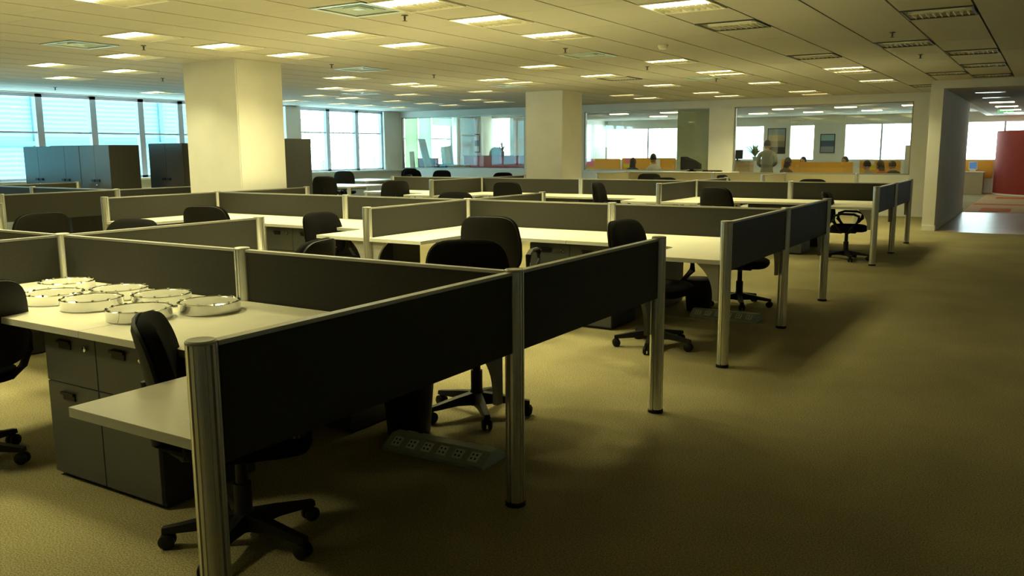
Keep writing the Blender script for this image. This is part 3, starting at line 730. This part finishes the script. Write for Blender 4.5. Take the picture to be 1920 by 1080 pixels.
# ------------------------------------------------------------------ things on the partition sill and behind the glass
t = thing('monitor', 'old black tube monitor on the ledge before the brown glazing', 'monitor', (-7.55, 20.45, 0.97))
MB().box(-0.22, -0.17, -0.2, 0.2, 0.04, 0.36).build('bezel', 'black_plastic', t, bevel=0.01)
MB().rings([[(-0.17, -0.19, 0.05), (-0.17, 0.19, 0.05), (-0.17, 0.19, 0.35), (-0.17, -0.19, 0.35)], [(0.05, -0.15, 0.06), (0.05, 0.15, 0.06), (0.05, 0.15, 0.27), (0.05, -0.15, 0.27)], [(0.22, -0.1, 0.06), (0.22, 0.1, 0.06), (0.22, 0.1, 0.18), (0.22, -0.1, 0.18)]]).build('tube_housing', 'chair_shell', t)
MB().lathe([(0.12, 0.0), (0.12, 0.015), (0.05, 0.03), (0.05, 0.06)], 18).build('foot', 'black_plastic', t)
kb = thing('keyboard', 'black keyboard lying on the ledge right of the tube monitor', 'keyboard', (-7.0, 20.4, 0.97))
MB().box(-0.23, 0.23, -0.08, 0.08, 0.0, 0.025).build('case', 'black_plastic', kb, bevel=0.006)
MB().box(-0.21, 0.21, -0.06, 0.06, 0.025, 0.033).build('keys', 'chair_shell', kb)
led = thing('sill_counter', 'beige ledge along the foot of the glass partition', 'counter', (-7.2, 20.4, 0))
MB().box(-1.0, 0.75, -0.3, 0.36, 0.94, 0.97).build('top', 'desk_white', led)
MB().box(-1.0, 0.75, -0.02, 0.34, 0.0, 0.94).build('front', 'screen_beige', led)
pn = MB().box(-8.15, -7.27, 20.98, 21.03, 0.0, 2.68).build('timber_panel', 'screen_beige'); tag(pn, 'tall brown panel standing right behind the middle glazing', 'panel')

def person(x, y, z0, face, shirt, hair, label, seated=True, long_hair=False, lean=0.1, stripes=False):
    t = thing('person', label, 'person', (x, y, 0), face)
    mb = bpy.data.meshes.new('body')
    if seated: dup(CH[False], (x, y, 0), face, 'chair under the ' + label.split(',')[0], 'chairs behind the glass', (1, 1, .80))
    if seated:
        V = [((0, 0, .50), .13), ((0, .01, .64), .12), ((0, .02, .82), .135), ((0, .03, .95), .105), ((0, .05, 1.03), .048), ((0, .08, 1.09), .055),
             ((.17, .03, .93), .058), ((.23, .12, .76), .046), ((.15, .30, .74), .036), ((-.17, .03, .93), .058), ((-.23, .12, .76), .046), ((-.15, .30, .74), .036),
             ((.09, .20, .50), .085), ((.10, .42, .48), .065), ((.10, .44, .25), .05), ((.10, .46, .05), .045), ((-.09, .20, .50), .085), ((-.10, .42, .48), .065), ((-.10, .44, .25), .05), ((-.10, .46, .05), .045)]
        E_ = [(0, 1), (1, 2), (2, 3), (3, 4), (4, 5), (3, 6), (6, 7), (7, 8), (3, 9), (9, 10), (10, 11), (0, 12), (12, 13), (13, 14), (14, 15), (0, 16), (16, 17), (17, 18), (18, 19)]
        head = Vector((0, .10, 1.15)); 
    else:
        V = [((0, 0, .92), .14), ((0, .01, 1.08), .14), ((0, .03, 1.26), .175), ((0, .05, 1.40), .13), ((0, .08, 1.48), .052), ((0, .11, 1.54), .058),
             ((.19, .05, 1.37), .07), ((.215, .05, 1.13), .055), ((.12, .25, 1.06), .038), ((-.19, .05, 1.37), .07), ((-.215, .05, 1.13), .055), ((-.12, .25, 1.06), .038),
             ((.09, 0, .80), .095), ((.10, 0, .48), .07), ((.10, -.01, .10), .05), ((.10, .10, .03), .04), ((-.09, 0, .80), .095), ((-.10, .02, .48), .07), ((-.10, 0, .10), .05), ((-.10, .11, .03), .04)]
        E_ = [(0, 1), (1, 2), (2, 3), (3, 4), (4, 5), (3, 6), (6, 7), (7, 8), (3, 9), (9, 10), (10, 11), (0, 12), (12, 13), (13, 14), (14, 15), (0, 16), (16, 17), (17, 18), (18, 19)]
        head = Vector((0, .13, 1.60))
    mb.from_pydata([v for v, r in V], E_, [])
    o = bpy.data.objects.new('body', mb); COL.objects.link(o)
    sk = o.modifiers.new('skin', 'SKIN'); sb = o.modifiers.new('sub', 'SUBSURF'); sb.levels = 1; sb.render_levels = 1
    for i, (v, r) in enumerate(V): mb.skin_vertices[0].data[i].radius = (r, r * 0.85 if i < 4 else r)
    mb.skin_vertices[0].data[0].use_root = True
    dg = bpy.context.evaluated_depsgraph_get(); me = bpy.data.meshes.new_from_object(o.evaluated_get(dg))
    bpy.data.objects.remove(o)
    me.materials.clear(); me.materials.append(MATS[shirt]); me.materials.append(MATS['skin']); me.materials.append(MATS['cabinet_side'])
    wrist = .76 if seated else 1.03; waist = .56 if seated else .90; neck = 1.02 if seated else 1.47
    for p in me.polygons:
        p.use_smooth = True; c = p.center
        if c.z > neck or (abs(c.x) > .12 and c.y > .20 and c.z > waist + .05): p.material_index = 1
        elif c.z < waist: p.material_index = 2
    b = obj('body', me, t)
    def ball(nm, m, ctr, rx, ry, rz_, zmin=-2, seg=16, rg=10, front=None):
        q = MB(); rs = []
        for j in range(rg + 1):
            a = -math.pi / 2 + math.pi * j / rg; rr = max(0.04, math.cos(a)); zz = math.sin(a)
            if zz < zmin: continue
            ring = []
            for k in range(seg):
                an = 2 * math.pi * k / seg; px, py = rx * rr * math.cos(an), ry * rr * math.sin(an)
                if front is not None: py = min(py, front + 0.35 * max(0, zz) * ry * 3)
                ring.append((ctr[0] + px, ctr[1] + py, ctr[2] + rz_ * zz))
            rs.append(ring)
        q.rings(rs); return q.build(nm, m, b, smooth=True)
    ball('head', 'skin', head, .076, .096, .118)
    f = MB(); f.rings([[(head.x - .014, head.y + .090, head.z - .03), (head.x + .014, head.y + .090, head.z - .03), (head.x, head.y + .09, head.z + .03)], [(head.x - .003, head.y + .116, head.z - .026), (head.x + .003, head.y + .116, head.z - .026), (head.x, head.y + .10, head.z + .02)]])
    f.build('nose', 'skin', b)
    e = MB()
    for sx in (-1, 1): e.cbox(head.x + sx * .03, head.y + .088, head.z + .012, .022, .012, .010)
    e.build('eyes', 'hair_dark', b)
    MB().cbox(head.x, head.y + .086, head.z - .058, .042, .012, .010).build('mouth', 'red_wall', b)
    er = MB()
    for sx in (-1, 1): er.cbox(head.x + sx * .078, head.y - .005, head.z - .005, .014, .03, .05)
    er.build('ears', 'skin', b)
    ball('hair', hair, (head.x, head.y - .012, head.z + .02), .088, .106, .122 if not long_hair else .128, zmin=-0.35 if not long_hair else -2, front=.045)
    if long_hair: ball('hair_back', hair, (head.x, head.y - .07, head.z - .10), .085, .05, .16)
    if stripes:
        for k in range(4):
            zz = .62 + .09 * k
            ring = []
            MB().rings([[(.155 * math.cos(q), .01 + .02 * (zz - .5) + .135 * math.sin(q), zz + dz) for q in [2 * math.pi * i / 20 for i in range(20)]] for dz in (0, .035)]).build('shirt_stripe', 'white_paper', b)
    # hands: palm with five fingers
    for sx in (-1, 1):
        hp = Vector((sx * .15, .33, .745)) if seated else Vector((sx * .11, .28, 1.055))
        hd = MB(); hd.cbox(hp.x, hp.y + .03, hp.z, .07, .08, .026)
        for k, ln in enumerate((.058, .07, .074, .066)):
            fx = hp.x + (k - 1.5) * .018
            hd.tube([(fx, hp.y + .06, hp.z), (fx, hp.y + .07 + ln * .6, hp.z - .006), (fx, hp.y + .07 + ln, hp.z - .024)], [.0085, .008, .006], 6)
        hd.tube([(hp.x - sx * .03, hp.y + .01, hp.z), (hp.x - sx * .055, hp.y + .04, hp.z - .006), (hp.x - sx * .06, hp.y + .07, hp.z - .012)], [.010, .009, .007], 6)
        hd.build('hand', 'skin', b, smooth=True)
    return t
mat('shirt_grey', (0.26, 0.26, 0.22), 0.9, noise=0.3, scale=60); mat('shirt_white', (0.75, 0.70, 0.62), 0.9)
mat('shirt_brown', (0.12, 0.07, 0.04), 0.9); mat('shirt_khaki', (0.32, 0.30, 0.22), 0.9); mat('shirt_red', (0.50, 0.10, 0.06), 0.9)
mat('shirt_black', (0.03, 0.03, 0.03), 0.9); mat('shirt_blue', (0.06, 0.09, 0.20), 0.9)
person(-6.21, 22.3, 0, 0.35, 'shirt_grey', 'hair_dark', 'person standing behind the glass in a grey sweater, seen from behind', seated=False)
person(-5.80, 22.5, 0, -0.6, 'shirt_brown', 'hair_brown', 'person in brown sitting just right of the standing person', long_hair=True)
person(-9.34, 22.4, 0, 0.9, 'shirt_white', 'hair_dark', 'person in a white shirt sitting behind the middle glazing, dark short hair').scale = (1, 1, 1.09)
person(-10.06, 22.5, 0, 0.2, 'shirt_blue', 'hair_brown', 'person with long brown hair and blue top behind the middle glazing', long_hair=True)
person(-3.72, 22.2, 0, 0.9, 'shirt_khaki', 'hair_dark', 'person in khaki with dark hair, left of the three seated at right').scale = (1, 1, .95)
person(-3.53, 22.95, 0, 1.0, 'shirt_red', 'hair_brown', 'person in a red top, middle of the three seated at right', long_hair=True).scale = (1, 1, .935)
person(-3.39, 23.7, 0, 0.6, 'shirt_black', 'hair_brown', 'person in a black and white striped shirt, right of the three seated', stripes=True).scale = (1, 1, .93)
person(-6.0, 25.4, 0, 2.9, 'shirt_white', 'hair_dark', 'small seated person behind the orange screens, dark hair')
person(-5.0, 26.2, 0, 2.6, 'shirt_khaki', 'hair_brown', 'small seated person before the far pillar, brown hair')

def oscreen(x0, x1, y, z0, z1, label):
    t = thing('orange_screen', label, 'screen', ((x0 + x1) / 2, y, 0), 0, 'orange desk screens'); a = (x1 - x0) / 2
    MB().box(-a, a, -0.02, 0.02, z0, z1).build('panel', 'orange_screen', t, bevel=0.004)
    for e in (-1, 1): MB().cbox(e * (a - 0.03), 0, z0 / 2 + 0.02, 0.04, 0.04, z0 + 0.04).build('leg', 'aluminium', t)
    MB().box(-a, a, -0.7, -0.05, 0.71, 0.74).build('worktop', 'desk_white', t) if False else None
    return t
oscreen(-6.15, -5.68, 23.5, .72, 1.235, 'orange desk screen right of the standing person')
oscreen(-5.66, -4.32, 23.4, .72, 1.16, 'long orange desk screen in the middle of the right glazing')
oscreen(-12.1, -10.9, 23.5, .72, 1.25, 'orange desk screen with pink notes behind the middle glazing')
oscreen(-10.88, -9.2, 23.6, .72, 1.27, 'orange desk screen behind the person in white')
oscreen(-4.3, -3.3, 24.2, .72, 1.19, 'orange desk screen behind the three seated people')
def note(x, y, z, w_, h_, m, lab): tag(MB().cbox(x, y, z, w_, 0.006, h_).build('paper_note', m), lab, 'paper', 'notes on the orange screens')
note(-11.9, 23.47, 1.12, .30, .20, 'pink_paper', 'pink paper note at the left end of the orange screens')
note(-10.60, 23.57, 1.17, .34, .16, 'pink_paper', 'wide pink paper note on the second orange screen')
note(-10.70, 23.57, 1.05, .25, .12, 'yellow_paper', 'yellow paper note below the wide pink note')
note(-9.9, 23.57, 1.06, .18, .16, 'yellow_paper', 'yellow paper note beside the person in white')
note(-9.72, 23.57, 1.13, .12, .20, 'white_paper', 'white sheet pinned on the orange screen')
note(-4.05, 24.17, 1.02, .30, .14, 'yellow_paper', 'yellow sheet left of the three seated people')
note(-4.05, 24.17, 1.13, .24, .10, 'white_paper', 'white sheet above the yellow one at right')
def desk2(x0, x1, y0, y1, label):
    t = thing('office_desk', label, 'desk', ((x0 + x1) / 2, (y0 + y1) / 2, 0), 0, 'desks behind the glass'); a, b = (x1 - x0) / 2, (y1 - y0) / 2
    MB().box(-a, a, -b, b, 0.70, 0.73).build('worktop', 'desk_white', t)
    for e in (-1, 1): MB().box(e * a - 0.02, e * a + 0.02, -b, b, 0, 0.70).build('side_panel', 'desk_edge', t)
desk2(-12.1, -9.2, 22.95, 23.4, 'desk under the orange screens behind the middle glazing')
desk2(-5.3, -4.35, 22.8, 23.3, 'desk under the long orange screen')
# cardboard box, loudspeaker, plant, pictures, fire extinguisher, far cabinet
bx = thing('cardboard_box', 'brown cardboard box at the left edge of the right glazing', 'box', (-7.15, 23.4, 0.72))
MB().box(-.28, .22, -.2, .2, 0, .46).build('carton', 'cardboard', bx); MB().box(-.29, .23, -.205, .205, .43, .47).build('lid', 'cardboard_dark', bx)
stn = thing('side_counter', 'wooden counter carrying the cardboard box and plant', 'counter', (-7.0, 23.6, 0))
MB().box(-.5, .5, -.4, .5, .68, .72).build('top', 'board_wood', stn); MB().box(-.46, .46, -.34, .46, 0, .68).build('body', 'cardboard_dark', stn)
ls = thing('flat_monitor', 'black flat monitor seen from the side left of the plant', 'monitor', (-7.32, 23.35, 1.19), 0.9)
MB().box(-.17, .17, -.02, .02, .05, .30).build('screen', 'screen_glass_black', ls, bevel=.006); MB().box(-.08, .08, -.06, .06, 0, .015).box(-.02, .02, -.015, .015, 0, .1).build('foot', 'black_plastic', ls)
def plant(x, y, z, h, n, label, m, spread):
    t = thing('potted_plant', label, 'plant', (x, y, z))
    MB().lathe([(.05, 0), (.07, .10), (.075, .11), (.06, .11), (.05, .09)], 16).build('pot', 'facade_grey', t, smooth=True)
    rnd = random.Random(int(abs(x * 100)))
    for i in range(n):
        a = rnd.uniform(0, 6.28); s = rnd.uniform(.4, 1) * spread; hh = h * rnd.uniform(.55, 1)
        dx, dy = math.cos(a), math.sin(a); rs = []
        for k in range(6):
            q = k / 5; c = Vector((dx * s * q ** 1.4, dy * s * q ** 1.4, .10 + (hh - .1) * (q - .25 * q * q * (s / spread)) * 1.1)); wd = .022 * math.sin(math.pi * min(1, q * .9 + .1)) + .003
            rs.append([c + Vector((-dy * wd, dx * wd, 0)), c + Vector((0, 0, .004)), c + Vector((dy * wd, -dx * wd, 0)), c - Vector((0, 0, .004))])
        MB().rings(rs).build('leaf', m, t)
plant(-6.95, 23.75, 1.19, .52, 22, 'leafy green pot plant before the bright window at right', 'leaf_green', .38)
plant(-14.45, 22.55, 1.372, .55, 9, 'thin branching pot plant on the red counter', 'stem_brown', .30)
def picture(x, y, z0, z1, w_, label, cols):
    t = thing('framed_picture', label, 'picture', (x, y, 0))
    MB().box(-w_ / 2, w_ / 2, -.02, .0, z0, z1).build('frame', 'black_plastic', t)
    hh = (z1 - z0 - .06) / len(cols)
    for i, m in enumerate(cols): MB().box(-w_ / 2 + .03, w_ / 2 - .03, -.026, -.018, z0 + .03 + i * hh, z0 + .03 + (i + 1) * hh).build('print', m, t)
picture(-8.85, fy - .06, 1.33, 2.28, .68, 'large dark and orange picture on the pillar behind the standing person', ['hair_dark', 'cardboard_dark', 'board_wood', 'facade_grey'])
picture(-7.0, fy - .06, 1.35, 2.04, .52, 'blue-grey picture on the second far pillar', ['facade_grey', 'shirt_blue', 'far_building'])
picture(-16.87, 24.70, 1.45, 2.08, .26, 'narrow framed print on the far pillar behind the red counter', ['white_paper', 'facade_grey', 'white_paper'])
ex = thing('fire_extinguisher', 'red fire extinguisher hanging on the pillar at left of the middle glazing', 'extinguisher', (-12.0, fy - .16, 0))
MB().lathe([(.06, 1.15), (.075, 1.17), (.075, 1.48), (.05, 1.54), (.02, 1.56)], 16).build('cylinder', 'extinguisher_red', ex, smooth=True)
MB().box(-.05, .06, -.015, .015, 1.56, 1.60).build('valve', 'black_plastic', ex)
fc = thing('tall_cabinet', 'beige tall cabinet at the right end of the right glazing', 'cabinet', (-2.98, 24.1, 0))
MB().box(-.2, .25, -.2, .3, 0, 1.58).build('body', 'wall_cream', fc, bevel=.006); MB().box(-.15, .2, -.21, -.2, .1, 1.5).build('door', 'desk_white', fc)
MB().box(-.12, -.10, -.23, -.21, .9, 1.1).build('handle', 'aluminium', fc)
# left far room: red counter, boards and boxes
rc = thing('red_counter', 'red reception counter behind the left glazing', 'counter', (-14.82, 22.5, 0))
MB().box(-1.02, 1.02, -.05, .0, 0, 1.34).build('front_panel', 'red_counter', rc); MB().box(-1.04, 1.04, -.06, .5, 1.34, 1.36).build('top', 'maroon_panel', rc)
MB().box(-1.02, -.98, 0, .48, 0, 1.34).box(.98, 1.02, 0, .48, 0, 1.34).build('side_panel', 'maroon_panel', rc)
mp = thing('maroon_cabinet', 'maroon low cabinet behind the leaning boards', 'cabinet', (-16.65, 21.45, 0))
MB().box(-.25, .25, 0, .4, 0, 1.27).build('body', 'maroon_panel', mp); MB().box(-.26, .26, -.02, .42, 1.27, 1.29).build('top', 'red_counter', mp)
def lean(x, y, w_, h_, th, tilt, m, label):
    o = MB().box(-w_ / 2, w_ / 2, -th / 2, th / 2, 0, h_).build('leaning_board', m, None, loc=(x, y, 0), rot=(0, tilt, 0)); tag(o, label, 'board', 'boards leaning behind the glass')
lean(-16.05, 21.25, .05, 1.95, .3, -.28, 'board_wood', 'long narrow board leaning far to the left behind the glass')
lean(-15.85, 21.75, .42, 1.66, .04, -.10, 'board_white', 'wide pale board leaning beside the orange one')
lean(-15.72, 21.66, .2, 1.64, .04, -.12, 'orange_screen', 'orange board leaning on the wide pale board')
lean(-16.78, 21.1, .16, 1.5, .04, -.06, 'board_white', 'white strip board at the left edge of the left glazing')
for i, (x, w_, h_, m, lab) in enumerate(((-15.75, .3, 1.12, 'cabinet_grey', 'grey box low on the left among the leaning boards'), (-15.2, .6, 1.1, 'cardboard', 'wide open cardboard box right of the leaning boards'))):
    t = thing('storage_box', lab, 'box', (x, 21.25, 0))
    MB().box(-w_ / 2, w_ / 2, -.15, .15, 0, h_).build('carton', m, t)
    for e in (-1, 1): MB().cbox(e * (w_ / 2 + .02), 0, h_ - .02, .05, .3, .03).build('flap', 'cardboard_dark', t)
gs = thing('grey_armchair', 'grey high-backed seat showing over the red counter', 'chair', (-15.2, 23.35, 0))
o = superellipse(.55, .75, 24, 3); MB().rings([[(x * s_, y_, 1.25 + z * s_) for x, z in o] for s_, y_ in ((.9, -.05), (1, 0), (1, .06), (.85, .1))]).build('backrest', 'facade_grey', gs, smooth=True)
MB().box(-.27, .27, -.45, .05, .38, .50).build('seat', 'facade_grey', gs, bevel=.02); MB().box(-.03, .03, -.2, -.14, 0, .38).box(-.25, .25, -.2, -.14, 0, .04).box(-.03, .03, -.42, .08, 0, .04).build('pedestal', 'aluminium', gs)
MB().box(-.03, .03, .02, .07, .4, .95).build('back_bar', 'aluminium', gs)
for i, (a, b, z) in enumerate(((YP + .2, 21.03, 1.0), (21.09, 21.72, 1.0), (21.78, 22.42, 1.0), (22.48, 23.56, 2.33))):
    tg = thing('roller_blind', 'cream roller blind, %s from the left behind the left glazing' % ORD[i], 'blind', (XW - .05, (a + b) / 2, 0), math.pi / 2, 'roller blinds'); h = (b - a) / 2
    MB().box(-h, h, -.003, .003, z, 2.58).build('fabric', 'blind_cream', tg); MB().tube([(-h, 0, 2.59), (h, 0, 2.59)], .025, 10).build('roller', 'wall_white', tg)

# ------------------------------------------------------------------ end of the corridor
rw = MB(); n = 40; cx, cy, R_ = 0.55, 33.05 - 0.35, 2.15
out = [(cx + R_ * math.cos(a), cy + R_ * math.sin(a)) for a in [math.pi + math.pi * i / n for i in range(n + 1)]]
inn = [(cx + (R_ - .12) * math.cos(a), cy + (R_ - .12) * math.sin(a)) for a in [math.pi * 2 - math.pi * i / n for i in range(n + 1)]]
o = tag(rw.prism(out + inn, 0.05, 2.04).build('curved_red_wall', 'red_wall', smooth=True), 'dark red curved wall at the far end of the corridor', 'wall')
MB().prism([(cx + (p[0] - cx) * 1.005, cy + (p[1] - cy) * 1.005) for p in out] + inn, 0.006, 0.05).build('base_strip', 'wall_white', o)
t = thing('desk_block', 'beige desk end with papers left of the red curved wall', 'desk', (-2.15, 32.4, 0))
MB().box(-.28, .28, -.35, .3, .0, .70).build('panel', 'screen_beige', t); MB().box(-.6, .3, -.37, .32, .70, .73).build('worktop', 'desk_white', t)
t = thing('computer_monitor', 'small monitor with a blue screen at the end of the corridor', 'monitor', (-2.2, 32.3, .73))
MB().box(-.13, .13, -.03, .03, .06, .33).build('bezel', 'white_paper', t, bevel=.006); MB().box(-.10, .10, -.036, -.03, .10, .30).build('screen', 'monitor_blue', t); MB().box(-.08, .08, -.06, .06, 0, .06).build('foot', 'white_paper', t)
t = oscreen(-2.85, -1.65, 32.9, .5, 1.08, 'orange desk screen behind the blue monitor at the corridor end')
sg = thing('exit_sign', 'green SALIDA sign hanging from the corridor ceiling', 'sign', (-1.12, 26.0, 2.44))
MB().box(-.22, .22, -.006, .006, -.075, .075).build('plate', 'glass_clear', sg); MB().box(-.2, -.19, -.004, .004, .075, .12).box(.19, .2, -.004, .004, .075, .12).build('hanger', 'aluminium', sg)
tx = bpy.data.curves.new('lettering', 'FONT'); tx.body = 'SALIDA'; tx.size = .115; tx.align_x = 'CENTER'; tx.align_y = 'CENTER'; tx.extrude = .002
to = bpy.data.objects.new('lettering_curve', tx); COL.objects.link(to)
lm = bpy.data.meshes.new_from_object(to.evaluated_get(bpy.context.evaluated_depsgraph_get())); bpy.data.objects.remove(to); bpy.data.curves.remove(tx)
lm.materials.clear(); lm.materials.append(MATS['exit_green']); obj('lettering', lm, sg, (0, -.010, 0), (math.pi / 2, 0, 0))

# ------------------------------------------------------------------ outside the windows
fb_ = thing('neighbour_building', 'pale blue clad building outside the left windows', 'building', (-27, 11, 0))
MB().box(-1, 0, -22, 10, -6, 9).build('wall', 'facade_cladding', fb_)
for z in (-1.2, 1.75, 4.7): MB().box(-.0, .12, -22, 10, z, z + .14).build('ledge', 'facade_band', fb_)
for y in (-14, -9.5, -5, -.5, 4, 8.5): MB().box(0, .10, y, y + .14, -6, 9).build('pilaster', 'facade_band', fb_)
def willow(x, y, h, label):
    t = thing('willow_tree', label, 'tree', (x, y, -6), 0, 'trees outside the windows'); rnd = random.Random(int(h * 10))
    MB().tube([(0, 0, 0), (.1, .05, h * .4), (-.05, .1, h * .8)], [.18, .13, .07], 8).build('trunk', 'bark', t)
    m = MB()
    for i in range(70):
        a = rnd.uniform(0, 6.28); r = rnd.uniform(.4, 2.6); z = h * rnd.uniform(.75, 1.15); L = rnd.uniform(2, 5); p = []
        for k in range(5):
            q = k / 4; p.append((math.cos(a) * r * (q ** .5) + rnd.uniform(-.05, .05), math.sin(a) * r * (q ** .5), z + .4 * math.sin(q * 2) - L * q * q))
        m.tube(p, [.012, .011, .010, .009, .006], 3)
    o = m.build('foliage', 'willow_leaf', t); o['kind'] = 'stuff'
willow(-22.5, 23.0, 9, 'pale yellow drooping tree outside the middle right-hand window')
willow(-24.0, 27.5, 10, 'pale yellow drooping tree farther behind the right-hand windows')
for i, (x, w_, h_) in enumerate(((-22, 5, 6), (-15, 3.5, 8), (-8, 6, 4.5), (1, 5, 5.5), (-30, 6, 7))):
    t = thing('far_building', 'hazy pale city block seen through the far windows, %s from the left' % ORD[[1, 2, 3, 4, 0][i]], 'building', (x - 14, 110, -12), 0, 'city blocks')
    MB().box(-w_ / 2, w_ / 2, 0, 6, 0, h_ + 8).build('tower', 'far_building', t); MB().box(-w_ / 4, w_ / 4, 1, 4, h_ + 8, h_ + 9.5).build('roof_block', 'facade_grey', t)
